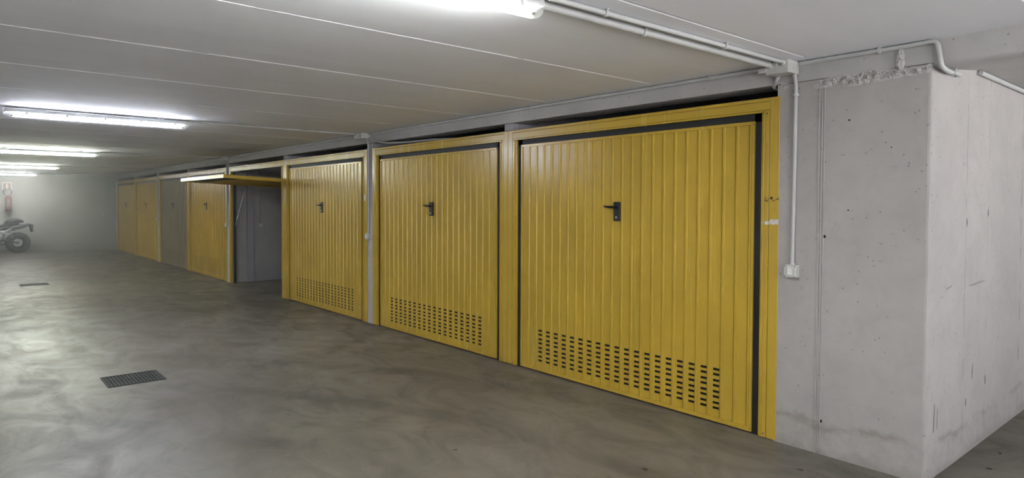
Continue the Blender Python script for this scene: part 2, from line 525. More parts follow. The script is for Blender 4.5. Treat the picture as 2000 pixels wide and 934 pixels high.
# scuffs and scrapes on the side face of the corner wall
def scuff(x0, z0, x1, z1, w, mat):
    dx, dz = x1 - x0, z1 - z0; l = math.hypot(dx, dz); nx, nz = -dz / l * w / 2, dx / l * w / 2
    r2 = random.Random(int(x0 * 1000 + z0 * 77)); a = []; b = []
    for k in range(7):
        t = k / 6; q = math.sin(PI * (0.08 + 0.84 * t)) * (0.6 + 0.6 * r2.random())
        a.append((x0 + dx * t + nx * q, z0 + dz * t + nz * q)); b.append((x0 + dx * t - nx * q, z0 + dz * t - nz * q))
    MB().prism(a + b[::-1], 'y', 1.2988, 1.2975).obj('scuff_mark', mat, wr)
M_scuff = simple('dark_scuff', (0.16, 0.15, 0.145), 0.9)
M_scuff_l = simple('faint_scuff', (0.27, 0.255, 0.245), 0.9)
for q in ((0.29, 1.085, 0.40, 1.100, 0.012, M_scuff_l), (0.74, 1.072, 1.06, 1.085, 0.014, M_scuff_l), (0.135, 0.43, 0.125, 0.27, 0.018, M_scuff_l), (0.185, 0.40, 0.18, 0.28, 0.007, M_scuff_l),
          (0.655, 1.50, 0.66, 1.45, 0.016, M_scuff), (1.10, 1.56, 1.10, 1.51, 0.018, M_scuff), (0.70, 0.36, 0.705, 0.31, 0.014, M_scuff), (0.83, 0.56, 0.82, 0.46, 0.010, M_scuff), (1.11, 0.44, 1.115, 0.38, 0.014, M_scuff)):
    scuff(*q)

# pillars and partitions between garages
PARTS = [(4.92, 5.05), (7.742, 7.882), (10.665, 10.795), (13.605, 13.775), (16.53, 16.67), (19.455, 19.645), (22.43, 22.57), (25.36, 25.64)]
for (a, b) in PARTS:
    gap = (b - a) > 0.135
    x0 = 0.004 if gap else 0.07
    w = MB().box(x0, 5.6, a, b, 0.0, 2.372)
    w.box(0.222, 5.6, a, b, 2.372, CZ)
    if not gap: w.box(0.006, 0.07, a, b, 2.305, 2.372)
    o = st(w.obj('wall_partition', M_part if not gap else M_beam, None, bevel=0.004))
# pilaster inside the open garage
MB().box(0.33, 0.46, 13.545, 13.61, 0.0, 2.5).obj('pilaster', M_part, o, bevel=0.004)
st(MB().box(5.6, 5.8, 1.75, 26.0, 0.0, CZ).obj('wall_garage_back', M_part))
# far wall, slightly askew
st(MB().prism([(-7.0, 27.4), (0.10, 25.62), (0.10, 27.9), (-7.0, 27.9)], 'z', 0.0, CZ + 0.02).obj('wall_far', M_wall_far))
st(MB().box(-7.0, -6.8, -5.0, 27.9, 0.0, CZ + 0.02).obj('wall_left', concrete_wall('bounce_white_wall', (0.78, 0.78, 0.78), False)))  # unseen wall, made white to bounce more light onto the ceiling
st(MB().box(8.8, 9.0, -5.0, 1.29, 0.0, 2.45).obj('wall_ramp', M_wall))

# ================================================================= GARAGE DOORS
DOOR_GROUP = 'yellow up-and-over garage doors in a row'
RECESS = 0.018
def stave_mesh(name, pitch, z0, z1, slotted, mat):
    # local y from the rib edge nearest the camera; local x is depth
    ys = [(0.0, 0.0), (0.004, -0.0095), (0.017, -0.0095), (0.0235, 0.0), (0.0245, 0.005), (0.0285, 0.005), (0.0295, 0.0), (0.031, 0.0), (0.083 * pitch / 0.105, 0.0), (pitch, 0.0)]
    zs = [z0]
    slots = []
    if slotted:
        zc = 0.110 - 0.0
        for k in range(4):
            for off in (0.0, 0.0375):
                slots.append((zc + off - 0.0088, zc + off + 0.0088))
            zc += 0.0813
        for s in slots: zs += [s[0], s[1]]
    zs.append(z1)
    vs = [(x, y, z) for z in zs for (y, x) in ys]; fs = []
    n = len(ys)
    for i in range(len(zs) - 1):
        hole_row = slotted and i % 2 == 1
        for j in range(n - 1):
            if hole_row and j == 7: continue
            fs.append((i * n + j, i * n + j + 1, (i + 1) * n + j + 1, (i + 1) * n + j))
    # sheet thickness: returned lips inside each slot
    for (a, b) in slots:
        y0, y1 = ys[7][0], ys[8][0]
        o = len(vs)
        vs += [(0, y0, a), (0, y1, a), (0, y1, b), (0, y0, b), (0.0014, y0, a), (0.0014, y1, a), (0.0014, y1, b), (0.0014, y0, b)]
        fs += [(o, o + 1, o + 5, o + 4), (o + 1, o + 2, o + 6, o + 5), (o + 2, o + 3, o + 7, o + 6), (o + 3, o, o + 4, o + 7)]
    me = bpy.data.meshes.new(name); me.from_pydata(vs, [], fs); me.materials.append(mat)
    return me

def make_leaf(root, y0, y1, zb, zt, mat, X0):
    """the swinging leaf: edge rails, staves, handle; returns the leaf object"""
    b = 0.016
    lf = MB()
    lf.box(X0 - 0.010, X0 + 0.03, y0, y0 + b, zb, zt)
    lf.box(X0 - 0.010, X0 + 0.03, y1 - b, y1, zb, zt)
    lf.box(X0 - 0.013, X0 + 0.03, y0 + b, y1 - b, zb, zb + 0.028)
    lf.box(X0 - 0.013, X0 + 0.03, y0 + b, y1 - b, zt - 0.022, zt)
    leaf = lf.obj('leaf', mat, root)
    inner = (y1 - b) - (y0 + b)
    n = int(round(inner / 0.105)); pitch = inner / n
    mp = stave_mesh('stave', pitch, zb + 0.028, zt - 0.022, False, mat)
    ms = stave_mesh('vented_stave', pitch, zb + 0.028, zt - 0.022, True, mat)
    off = world_loc(leaf)
    for i in range(n):
        sl = 2 <= i <= n - 3
        s = bpy.data.objects.new('vented_stave' if sl else 'stave', ms if sl else mp); COL.objects.link(s)
        s.parent = leaf; s.location = Vector((X0, y0 + b + i * pitch, 0.0)) - off
        if sl: pass
    MB().box(X0 + 0.010, X0 + 0.014, y0 + b, y1 - b, zb + 0.03, 0.46).obj('vent_shade_sheet', M_hole, leaf)  # added black sheet stands in for the dark garage behind the slots
    yc = (y0 + y1) / 2
    h = MB().box(X0 - 0.024, X0 - 0.0005, yc - 0.032, yc + 0.032, 1.445, 1.602)
    pl = h.obj('handle_plate', M_black, leaf, bevel=0.004)
    lv = MB().tube([(X0 - 0.018, yc + 0.004, 1.558), (X0 - 0.050, yc + 0.004, 1.558)], 0.011, 10)
    lv.tube(rounded([(X0 - 0.046, yc - 0.006, 1.558), (X0 - 0.050, yc + 0.06, 1.560), (X0 - 0.046, yc + 0.118, 1.566)], 0.02), [0.011] * 4 + [0.010] * 3 + [0.006], 10)
    lv.obj('lever', M_black, leaf, smooth=True)
    k = MB().lathe([(0.011, -0.004), (0.011, 0.0), (0.003, 0.001)], (X0 - 0.0235, yc, 1.475), 'x', 12)
    k.obj('lock_cylinder', M_steel, leaf)
    for (yy, zz) in ((y0 + 0.006, zb + 0.02), (y0 + 0.006, zt - 0.02), (y1 - 0.006, zt - 0.02), (y1 - 0.006, zb + 0.02)):
        MB().lathe([(0.005, 0.0), (0.004, -0.002), (0.001, -0.0025)], (X0 - 0.0095, yy, zz), 'x', 8).obj('screw', M_screw, leaf)
    return leaf

def garage_door(y0, y1, label, mat=None, open_=False, part_label=None):
    mat = mat or M_yel
    root = empty('garage_door', (0.0, (y0 + y1) / 2, 0.0), label, 'garage door', DOOR_GROUP)
    root['kind'] = 'thing'
    ZT = 2.300; J = 0.130
    y0 += 0.002; y1 -= 0.002
    # jambs: flat outer plate, shallow channel, raised inner lip
    for side in (0, 1):
        def yy(t): return y0 + t if side == 0 else y1 - t
        def bx(m, a, b, xf, z0, z1, xb=0.06):
            p, q = sorted((yy(a), yy(b))); m.box(xf, xb, p, q, z0, z1)
        m = MB()
        bx(m, 0.0, 0.067, -0.004, 0.006, ZT)
        bx(m, 0.0715, 0.103, -0.004, 0.006, 2.2155)
        bx(m, 0.067, 0.0715, 0.005, 0.006, 2.2155)
        bx(m, 0.103, 0.109, -0.014, 0.006, 2.205)
        bx(m, 0.109, 0.127, -0.002, 0.006, 2.200)
        jb = m.obj('jamb', M_yel, root, bevel=0.0012, seg=1)
        MB().lathe([(0.006, 0.0), (0.005, -0.003), (0.001, -0.0035)], (-0.004, yy(0.088), 2.195), 'x', 8).obj('screw', M_screw, jb)
        MB().lathe([(0.006, 0.0), (0.005, -0.003), (0.001, -0.0035)], (-0.004, yy(0.088), 0.03), 'x', 8).obj('screw', M_screw, jb)
    hd = MB()
    a, b = y0 + 0.0675, y1 - 0.0675
    hd.box(-0.004, 0.06, a, b, 2.277, ZT)
    hd.box(-0.003, 0.06, a, b, 2.220, 2.2735)
    hd.box(0.004, 0.055, a, b, 2.216, 2.277)
    hd.box(-0.010, 0.06, y0 + 0.105, y1 - 0.105, 2.203, 2.216)
    hd.obj('header', M_yel, root, bevel=0.0012, seg=1)
    # black seal set back in the gap round the leaf
    s = MB(); i0, i1 = y0 + 0.127, y1 - 0.127
    gp = 0.058
    s.box(0.022, 0.05, i0, i0 + gp + 0.006, 0.0, 2.205)
    s.box(0.022, 0.05, i1 - gp - 0.006, i1, 0.0, 2.205)
    s.box(0.022, 0.05, i0, i1, 2.148, 2.205)
    if not open_:
        s.obj('seal', M_seal, root)
        leaf = make_leaf(root, i0 + gp, i1 - gp, 0.014, 2.152, mat, RECESS)
    else:
        MB().box(0.03, 0.06, i0, i0 + 0.03, 0.0, 2.205).obj('seal', M_seal, root)
        MB().box(0.03, 0.06, i1 - 0.03, i1, 0.0, 2.205).obj('seal', M_seal, root)
        # leaf swung up: lies nearly level, its lower end sticks out over the aisle
        hinge = bpy.data.objects.new('swung_leaf_pivot', None)
        tmp = empty('tmp', (0, 0, 0), 'x', 'x')
        leaf = make_leaf(tmp, i0 + 0.02, i1 - 0.02, 0.014, 2.152, mat, 0.0)
        bpy.data.objects.remove(hinge)
        leaf.parent = root
        ang = -(PI / 2 + 0.045)
        # rotate about Y so that the outer face looks up and the bottom end points out of the opening
        R = Matrix.Rotation(PI / 2 + 0.045, 4, 'Y')
        leaf.matrix_basis = Matrix.Translation(Vector((-0.935, 0.0, 2.03)) - root.location) @ R
        bpy.data.objects.remove(tmp)
        # deep edge beams stiffening the leaf
        eb = MB()
        for yb in (i0 + 0.02, i1 - 0.055):
            eb.box(0.03, 0.045, yb, yb + 0.035, 0.014, 2.152)
        eb.box(0.03, 0.045, i0 + 0.055, i1 - 0.055, 0.014, 0.05)
        eb.box(0.03, 0.045, i0 + 0.055, i1 - 0.055, 2.11, 2.152)
        e = eb.obj('stiffening_frame', M_yel, leaf)
        e.location = (0, 0, 0)
        for yb in (i0 + 0.008, i1 - 0.008):
            MB().tube([(0.045, yb, 1.06), (0.30, yb, 2.02)], 0.008, 8).obj('lifting_arm', M_steel, root, smooth=True)
            MB().box(0.062, 0.085, yb - 0.006, yb + 0.006, 0.02, 1.98).obj('guide_rail', M_seal, root)
    return root

doors = [
    (2.185, 4.985, 'nearest and largest-looking yellow ribbed garage door, beside the grey concrete corner wall', None),
    (4.985, 7.74, 'closed yellow ribbed garage door directly left of the nearest one, touching its frame', None),
    (7.88, 10.73, 'closed yellow ribbed garage door between the first pillar conduit and the open garage', None),
    (10.73, 13.60, 'open yellow garage door swung up level over a dark grey garage interior', 'open'),
    (13.78, 16.60, 'closed yellow garage door just left of the open garage, its ribs bright at the top', None),
    (16.60, 19.45, 'dull grey-brown garage door in a yellow frame, darker than its neighbours', 'dull'),
    (19.65, 22.50, 'far yellow garage door, second from the end wall', None),
    (22.50, 25.35, 'farthest yellow garage door, touching the end wall corner', None),
]
DR = []
for (a, b, lab, k) in doors:
    DR.append(garage_door(a, b, lab, M_yel_dull if k == 'dull' else None, k == 'open'))

# marks on the nearest right jamb: dark scrawl and a white paint smear; sticker on the third door
def blob_poly(parent, name, mat, pts, x):
    m = MB(); m.prism(pts, 'x', x, x - 0.0008); return m.obj(name, mat, parent)
d1 = DR[0]
rnd = random.Random(3)
sc = MB()
def dab(m, y, z, ry, rz, x, seed):
    r2 = random.Random(seed); p = []
    for k in range(10):
        a = 2 * PI * k / 10; q = 0.7 + 0.5 * r2.random()
        p.append((y + ry * q * math.cos(a), z + rz * q * math.sin(a)))
    m.prism(p, 'x', x, x - 0.0007)
for (y, z, ry, rz) in ((2.297, 1.634, .004, .003), (2.295, 1.622, .002, .004), (2.296, 1.607, .002, .003), (2.281, 1.626, .003, .010), (2.277, 1.612, .010, .004), (2.266, 1.606, .006, .004), (2.262, 1.622, .002, .007)):
    dab(sc, y, z, ry, rz, -0.0041 if y < 2.285 else -0.0021, int(y * 1e4))
for (y, z, ry, rz) in ((2.237, 1.628, .010, .011), (2.229, 1.612, .003, .003), (2.221, 1.609, .005, .003), (2.212, 1.612, .004, .002), (2.198, 1.619, .012, .003), (2.191, 1.626, .006, .003), (2.186, 1.616, .002, .004), (2.213, 1.560, .002, .004), (2.211, 1.545, .003, .003)):
    dab(sc, y, z, ry, rz, -0.0041, int(y * 1e4) + 5)
sc.obj('marker_scrawl', M_ink, d1)
def smear(y0, y1, zc, h, x, m, seed):
    r2 = random.Random(seed); top = []; bot = []
    for k in range(9):
        t = k / 8; y = y0 + (y1 - y0) * t
        top.append((y, zc + h / 2 + r2.uniform(-.004, .004))); bot.append((y, zc - h / 2 + r2.uniform(-.004, .004)))
    m.prism(top + bot[::-1], 'x', x, x - 0.0007)
sm = MB()
smear(2.187, 2.2495, 1.468, 0.032, -0.0041, sm, 1); smear(2.2535, 2.285, 1.460, 0.022, -0.0041, sm, 2); smear(2.2935, 2.305, 1.458, 0.018, -0.0021, sm, 3)
sm.obj('paint_smear', M_paint, d1)
MB().box(-0.0052, -0.0041, 7.925, 7.965, 1.62, 1.70).obj('sticker', M_paint, DR[2])

# ================================================================= LIGHTS
LX0, LX1 = -3.80, -2.15
lamp_labels = ['bare-looking fluorescent batten at the top edge of the view, nearest of the ceiling lights',
    'long bluish-white fluorescent batten on the left, second nearest ceiling light',
    'third fluorescent batten from the front, greenish glow on ceiling around it',
    'fourth fluorescent batten, thin bright line far left',
    'farthest fluorescent batten, thin bright line just above the end wall',
    'added fluorescent batten behind the viewpoint, out of view, lighting the foreground']
LY = [2.20, 8.02, 13.95, 19.80, 25.10, -3.60]  # last one unseen, added at the row spacing to brighten the foreground
for i, ly in enumerate(LY):
    root = empty('ceiling_light', (-2.975, ly, CZ), lamp_labels[i], 'ceiling light', 'fluorescent battens along the garage aisle')
    x0, x1 = LX0, LX1
    zt = CZ - 0.006
    # housing: shallow tray with rounded ends
    h = MB()
    prof = [(-0.050, zt - 0.046), (-0.053, zt - 0.036), (-0.040, zt - 0.010), (0.040, zt - 0.010), (0.053, zt - 0.036), (0.050, zt - 0.046)]
    h.prism([(ly + a, z) for a, z in prof], 'x', x0 + 0.01, x1 - 0.01)
    h.box(x0 + 0.25, x0 + 0.32, ly - 0.03, ly + 0.03, zt - 0.011, CZ); h.box(x1 - 0.32, x1 - 0.25, ly - 0.03, ly + 0.03, zt - 0.011, CZ)
    h.obj('housing', M_housing, root, bevel=0.003)
    # clear diffuser trough
    n = 14; ring = []
    for k in range(n + 1):
        a = PI * k / n
        ring.append((-0.048 * math.cos(a), zt - 0.046 - 0.046 * math.sin(a) ** 0.7))
    xs = [x0, x0 + 0.012, x0 + 0.035] + [x1 - 0.035, x1 - 0.012, x1]
    sc_ = [0.55, 0.85, 1.0, 1.0, 0.85, 0.55]
    vs = []; fs = []
    for x, s_ in zip(xs, sc_):
        for (a, z) in ring: vs.append((x, ly + a * s_, zt - 0.046 + (z - zt + 0.046) * s_))
    for q in range(len(xs) - 1):
        for k in range(n):
            fs.append((q * (n + 1) + k, q * (n + 1) + k + 1, (q + 1) * (n + 1) + k + 1, (q + 1) * (n + 1) + k))
    fs.append(tuple(range(n + 1))); fs.append(tuple((len(xs) - 1) * (n + 1) + k for k in range(n + 1)))
    MB().add(vs, fs).obj('diffuser', M_diff, root, smooth=True)
    # tubes
    tm = tube_mat(i)
    for s in (-1, 1):
        MB().tube([(x0 + 0.08, ly + s * 0.021, zt - 0.070), (x1 - 0.08, ly + s * 0.021, zt - 0.070)], 0.013, 12).obj('fluorescent_tube', tm, root, smooth=True)
        for xe in (x0 + 0.068, x1 - 0.068):
            MB().tube([(xe - 0.012, ly + s * 0.021, zt - 0.070), (xe + 0.012, ly + s * 0.021, zt - 0.070)], 0.0145, 12).obj('tube_cap', M_steel, root, smooth=True)
    cl = MB()
    for k in range(5):
        xx = x0 + 0.18 + k * 0.33
        for s in (-1, 1):
            cl2 = MB().box(xx - 0.012, xx + 0.012, ly + s * 0.051 - 0.004, ly + s * 0.051 + 0.004, zt - 0.066, zt - 0.034)
            cl2.obj('diffuser_clip', M_housing, root, bevel=0.0015, seg=1)

# ================================================================= CONDUITS
def clip_at(p, axis, side, r, parent):
    """small saddle clip round a pipe: axis of pipe 'x','y','z'; side = vector to the fixing surface"""
    m = MB(); w = 0.009; R = r + 0.0035
    p = Vector(p); side = Vector(side).normalized()
    if axis == 'x': ax = Vector((1, 0, 0))
    elif axis == 'y': ax = Vector((0, 1, 0))
    else: ax = Vector((0, 0, 1))
    lat = ax.cross(side).normalized()
    ring_o = []; ring_i = []
    for k in range(11):
        a = math.radians(-50 + 280 * k / 10)
        d = lat * math.cos(a) - side * math.sin(a)
        ring_o.append(p + d * (R + 0.0025)); ring_i.append(p + d * (R - 0.002))
    vs = []; fs = []
    for (o_, i_) in zip(ring_o, ring_i):
        vs += [o_ - ax * w, o_ + ax * w, i_ + ax * w, i_ - ax * w]
    for k in range(10):
        b = k * 4
        for q in range(4): fs.append((b + q, b + (q + 1) % 4, b + 4 + (q + 1) % 4, b + 4 + q))
    fs += [(0, 1, 2, 3), (40, 41, 42, 43)]
    m.add(vs, fs)
    # fixing tab on the surface
    c = p + side * (r + 0.004)
    q = [c + lat * a + side * b + ax * d for a in (-R - 0.004, R + 0.004) for b in (-0.003, 0.0035) for d in (-w * 0.7, w * 0.7)]
    m.add(q, [(0, 1, 3, 2), (4, 6, 7, 5), (0, 4, 5, 1), (2, 3, 7, 6), (0, 2, 6, 4), (1, 5, 7, 3)])
    return m.obj('clip', M_pvc, parent)

def conduit(label, pts, r, clips=(), group=None, mat=None, name='conduit', rad=0.05, cat='conduit'):
    o = MB().tube(rounded(pts, rad, 6), r, 14).obj(name, mat or M_pvc, None, smooth=True)
    tag(o, label, cat, group)
    for (p, ax, side) in clips: clip_at(p, ax, side, r, o)
    return o

ZC = CZ - 0.0165
# twin run from the nearest light to the junction box
conduit('thinner upper white conduit from nearest ceiling light to the corner junction box',
        [(-2.16, 2.125, CZ - 0.018), (-0.150, 2.095, CZ - 0.018)], 0.0125,
        [((-1.80, 2.120, CZ - 0.018), 'x', (0, 0, 1)), ((-0.80, 2.104, CZ - 0.018), 'x', (0, 0, 1))])
conduit('thicker lower white conduit from nearest ceiling light to the corner junction box',
        [(-2.15, 2.205, CZ - 0.026), (-0.145, 2.180, CZ - 0.026)], 0.019,
        [((-1.42, 2.196, CZ - 0.026), 'x', (0, 0, 1))])
# along the beam, left of the junction box
def beam_clips(ys, x=-0.018, z=ZC): return [((x, y, z), 'y', (1, 0, 0)) for y in ys]
conduit('long white conduit under ceiling above the two nearest garage doors',
        [(-0.018, 2.23, ZC), (-0.018, 7.80, ZC)], 0.0135, beam_clips([2.70, 3.755, 4.635, 5.555, 6.515, 7.44]))
conduit('white conduit under ceiling above the third and the open garage door',
        [(-0.018, 8.07, ZC), (-0.020, 13.62, ZC - 0.006)], 0.0115, beam_clips([8.74, 9.7, 10.52, 11.53, 12.6], z=ZC - 0.002))
conduit('far white conduit under ceiling left of the open garage, nearer half',
        [(-0.018, 13.86, ZC), (-0.018, 19.45, ZC)], 0.0115, beam_clips([14.9, 16.2, 17.5, 18.7]))
conduit('farthest white conduit under ceiling running to the end wall',
        [(-0.018, 19.70, ZC), (-0.018, 25.5, ZC)], 0.0115, beam_clips([20.9, 22.2, 23.6]))
# to the corner and round it
conduit('white conduit bending down and around top of the concrete corner',
        [(-0.016, 2.06, ZC), (-0.016, 1.40, ZC), (-0.020, 1.275, ZC + 0.001), (-0.022, 1.262, 2.42), (-0.020, 1.252, 2.345), (0.11, 1.26, 2.338), (0.30, 1.262, 2.350), (0.40, 1.285, 2.357)], 0.0130,
        [((-0.016, 1.572, ZC), 'y', (0, 0, 1)), ((0.20, 1.262, 2.344), 'x', (0, 0, 1))], rad=0.045)
conduit('white conduit running along the top of the side wall at far right',
        [(0.80, 1.282, 2.424), (6.0, 1.282, 2.424)], 0.0150, [((2.9, 1.282, 2.424), 'x', (0, 0, 1))])
# vertical drops
conduit('vertical white conduit on the front of the corner wall down to its switch',
        [(-0.030, 2.078, 2.425), (-0.016, 2.074, 2.36), (-0.016, 2.074, 2.0), (-0.016, 2.082, 1.19)], 0.0120,
        [((-0.016, 2.074, 2.292), 'z', (1, 0, 0))])
conduit('short stub conduit under the junction box into the gap above nearest door',
        [(-0.018, 2.185, 2.428), (-0.018, 2.205, 2.405), (0.02, 2.245, 2.368), (0.14, 2.25, 2.36)], 0.0125, rad=0.02)
conduit('white conduit on the first pillar strip between two closed doors',
        [(-0.022, 7.86, 2.43), (-0.010, 7.835, 2.36), (-0.010, 7.833, 2.1), (-0.010, 7.836, 1.19)], 0.0115,
        [((-0.010, 7.835, 2.30), 'z', (1, 0, 0))])
conduit('white conduit on the pillar left of the open garage',
        [(-0.020, 13.74, 2.42), (-0.010, 13.715, 2.34), (-0.010, 13.715, 1.19)], 0.0115)
conduit('white conduit on the farthest pillar strip, three doors left of the open garage',
        [(-0.020, 19.60, 2.42), (-0.010, 19.575, 2.34), (-0.010, 19.575, 1.19)], 0.0115)
# cross runs on the ceiling to the other lights
conduit('white conduit across the ceiling from second light to the pillar junction box',
        [(-2.15, 7.99, CZ - 0.014), (-0.14, 7.93, CZ - 0.016)], 0.0105,
        [((-1.83, 7.98, CZ - 0.014), 'x', (0, 0, 1)), ((-0.68, 7.946, CZ - 0.015), 'x', (0, 0, 1))])
for ly, t in ((13.93, 'third'), (19.78, 'fourth'), (25.08, 'farthest')):
    conduit('thin white conduit across the ceiling beside the %s light' % t,
        [(-2.15, ly, CZ - 0.012), (-0.05, ly - 0.1 if ly < 25 else ly, CZ - 0.012)], 0.0105, [((-1.2, ly - 0.05 if ly < 25 else ly, CZ - 0.012), 'x', (0, 0, 1))])
# slack cables from the second junction box into the opening
for k, dz in enumerate((0.0, 0.018)):
    conduit(['upper slack grey cable looping from pillar box over the second door', 'lower slack grey cable looping from pillar box over the second door'][k],
        [(-0.03, 7.80 - 0.03 * k, 2.445 - dz), (-0.022, 7.62, 2.40 - dz), (-0.014, 7.35, 2.348 - dz * .6), (0.03, 6.95, 2.335 - dz * .5), (0.10, 6.4, 2.335 - dz * .5), (0.3, 6.0, 2.33)], 0.007, name='cable', mat=M_cable, rad=0.12, cat='cable')

# junction boxes
def junction(y0, y1, x0, z0, label, big=False):
    root = empty('junction_box', (0.0, (y0 + y1) / 2, z0), label, 'junction box', 'junction boxes at the ceiling edge')
    MB().box(x0, -0.001, y0, y1, z0, CZ - 0.001).obj('box_body', M_box, root, bevel=0.003)
    MB().box(x0 - 0.003, x0 + 0.012, y0 - 0.003, y1 + 0.003, z0 - 0.004, z0 + 0.0).obj('lid_rim', M_box, root)
    # knock-out collars facing the aisle
    if big:
        for (y, z, r) in ((2.098, CZ - 0.020, 0.019), (2.182, CZ - 0.027, 0.025), (2.142, CZ - 0.022, 0.016)):
            MB().lathe([(r, 0.0), (r, -0.010), (r * 0.85, -0.018), (r * 0.5, -0.018)], (x0 + 0.001, y, z), 'x', 16).obj('collar', M_box, root, smooth=True)
        MB().box(x0 + 0.014, -0.015, y0 - 0.0025, y0 + 0.001, z0 + 0.008, CZ - 0.010).obj('embossed_plate', M_box, root, bevel=0.001, seg=1)
        for k in range(4):
            xx = x0 + 0.03 + k * 0.028
            MB().box(xx, xx + 0.004, y0 - 0.005, y0 - 0.002, z0 + 0.02, CZ - 0.025).obj('rib', M_box, root)
        # drip piece running left under the pipes
        MB().box(x0 - 0.012, -0.02, y1 - 0.004, y1 + 0.05, z0 + 0.012, z0 + 0.040).obj('side_flange', M_box, root, bevel=0.002)
    else:
        for s in (1,):
            MB().lathe([(0.016, 0.0), (0.016, -0.012), (0.012, -0.018)], (x0 + 0.001, (y0 + y1) / 2, CZ - 0.02), 'x', 14).obj('collar', M_box, root, smooth=True)
    return root
junction(2.064, 2.210, -0.145, 2.424, 'large white junction box at ceiling above the corner wall conduit', True)
junction(7.81, 8.03, -0.12, 2.435, 'white junction box at top of the first pillar strip')
junction(13.66, 13.84, -0.09, 2.43, 'small grey junction box above pillar left of the open garage')
junction(19.50, 19.68, -0.09, 2.43, 'tiny junction box above the farthest pillar strip')

# switches
def switch(y, z, label, w=0.074, x0=-0.045, X=0.0):
    root = empty('light_switch', (X, y, z), label, 'switch', 'surface light switches on the pillars')
    MB().box(X + x0, X + 0.003, y - w / 2, y + w / 2, z - w / 2, z + w / 2).obj('switch_box', M_box, root, bevel=0.005)
    MB().box(X + x0 - 0.004, X + x0 + 0.002, y - 0.012, y + 0.014, z - 0.022, z + 0.022).obj('rocker', M_rocker, root, bevel=0.002)
    MB().tube([(X - 0.016, y, z + w / 2 - 0.002), (X - 0.016, y, z + w / 2 + 0.012)], 0.016, 12).obj('gland', M_box, root, smooth=True)
    for a in (-1, 1):
        for b in (-1, 1):
            MB().lathe([(0.0035, 0.0), (0.003, -0.001), (0.001, -0.0012)], (X + x0, y + a * (w / 2 - 0.008), z + b * (w / 2 - 0.008)), 'x', 8).obj('screw', M_hole, root)
    return root
switch(2.082, 1.152, 'white rocker switch box low on the front of the corner wall', 0.082, -0.050)
switch(7.838, 1.150, 'white switch box on the first pillar strip between two closed doors', 0.075, -0.045)
switch(13.72, 1.150, 'small white switch on the pillar left of the open garage', 0.075, -0.045)
switch(19.58, 1.150, 'tiny pale switch on the farthest pillar strip', 0.075, -0.045)
# switch and conduit inside the open garage (on the partition facing the camera)
root = empty('light_switch', (0.60, 13.604, 1.135), 'grey switch on the inside wall of the open garage', 'switch', 'surface light switches on the pillars')
MB().box(0.562, 0.638, 13.565, 13.606, 1.097, 1.173).obj('switch_box', M_box, root, bevel=0.004)
MB().box(0.585, 0.615, 13.561, 13.566, 1.113, 1.157).obj('rocker', M_rocker, root)
conduit('grey conduit down the inside wall of the open garage', [(0.60, 13.590, 2.49), (0.60, 13.590, 1.175)], 0.010, mat=M_part)
# small round fitting on the far wall
t = MB().lathe([(0.055, 0.0), (0.055, -0.03), (0.04, -0.05), (0.01, -0.052)], (-0.35, 25.73, 1.19), 'y', 18).obj('wall_socket', M_box, None, smooth=True)
tag(t, 'small round pale socket on the end wall near the farthest door', 'socket')

# ================================================================= FLOOR GRATES
def grate(x0, x1, y0, y1, label, n=15):
    root = empty('drain_grate', ((x0 + x1) / 2, (y0 + y1) / 2, 0.0), label, 'drain grate', 'iron drain grates in the floor')
    z0, z1 = 0.0005, 0.006
    fr = MB(); b = 0.018
    fr.box(x0, x1, y0, y0 + b, z0, z1); fr.box(x0, x1, y1 - b, y1, z0, z1)
    fr.box(x0, x0 + b, y0 + b, y1 - b, z0, z1); fr.box(x1 - b, x1, y0 + b, y1 - b, z0, z1)
    fr.obj('rim', M_grate, root)
    MB().box(x0 + b, x1 - b, y0 + b, y1 - b, 0.0003, 0.0008).obj('pit', M_hole, root)  # thin black sheet on the floor, painting the darkness below the bars
    wl = (x1 - x0 - 2 * b) / n
    me = None
    for k in range(n):
        xa = x0 + b + (k + 0.28) * wl
        if me is None:
            me = MB().box(0, wl * 0.55, y0 + b, y1 - b, 0.001, 0.005).mesh('bar', M_grate)
        o = bpy.data.objects.new('bar', me); COL.objects.link(o); o.parent = root
        o.location = Vector((xa, 0, 0)) - root.location
    MB().box(x0 + b, x1 - b, (y0 + y1) / 2 - 0.006, (y0 + y1) / 2 + 0.006, 0.001, 0.0055).obj('cross_bar', M_grate, root)
grate(-3.19, -2.738, 6.47, 6.88, 'dark square iron drain grate in the floor, nearer of the two')
grate(-3.24, -2.79, 15.40, 15.80, 'dark iron drain grate farther back in the floor, thin in view')

# ================================================================= END WALL OBJECTS
def far_y(x): return 25.62 + (0.10 - x) * (27.4 - 25.62) / 7.1
FX = -2.875; fy = far_y(FX)
sg = empty('extinguisher_sign', (FX, fy, 2.10), 'square white-bordered extinguisher sign high on the end wall', 'sign')
sg.rotation_euler = (0, 0, -math.atan(1.78 / 7.1))
def child(m, name, mat, root, **k):
    # geometry given in root-local coordinates
    o = link(name, m.mesh(name, mat, **k), root, loc=(0, 0, 0)); return o
child(MB().box(-0.125, 0.125, -0.008, -0.001, -0.125, 0.125), 'panel', M_white, sg)
child(MB().box(-0.098, 0.098, -0.010, -0.0081, -0.098, 0.098), 'red_field', M_sgnred, sg)
child(MB().prism([(-0.028, -0.08), (0.028, -0.08), (0.03, 0.03), (0.018, 0.055), (0.03, 0.075), (0.0, 0.085), (-0.04, 0.06), (-0.014, 0.052), (-0.03, 0.03)], 'y', -0.0115, -0.0101), 'extinguisher_symbol', M_white, sg)
ex = empty('fire_extinguisher', (FX + 0.02, fy, 1.30), 'red fire extinguisher with black hose hanging on the end wall', 'fire extinguisher')
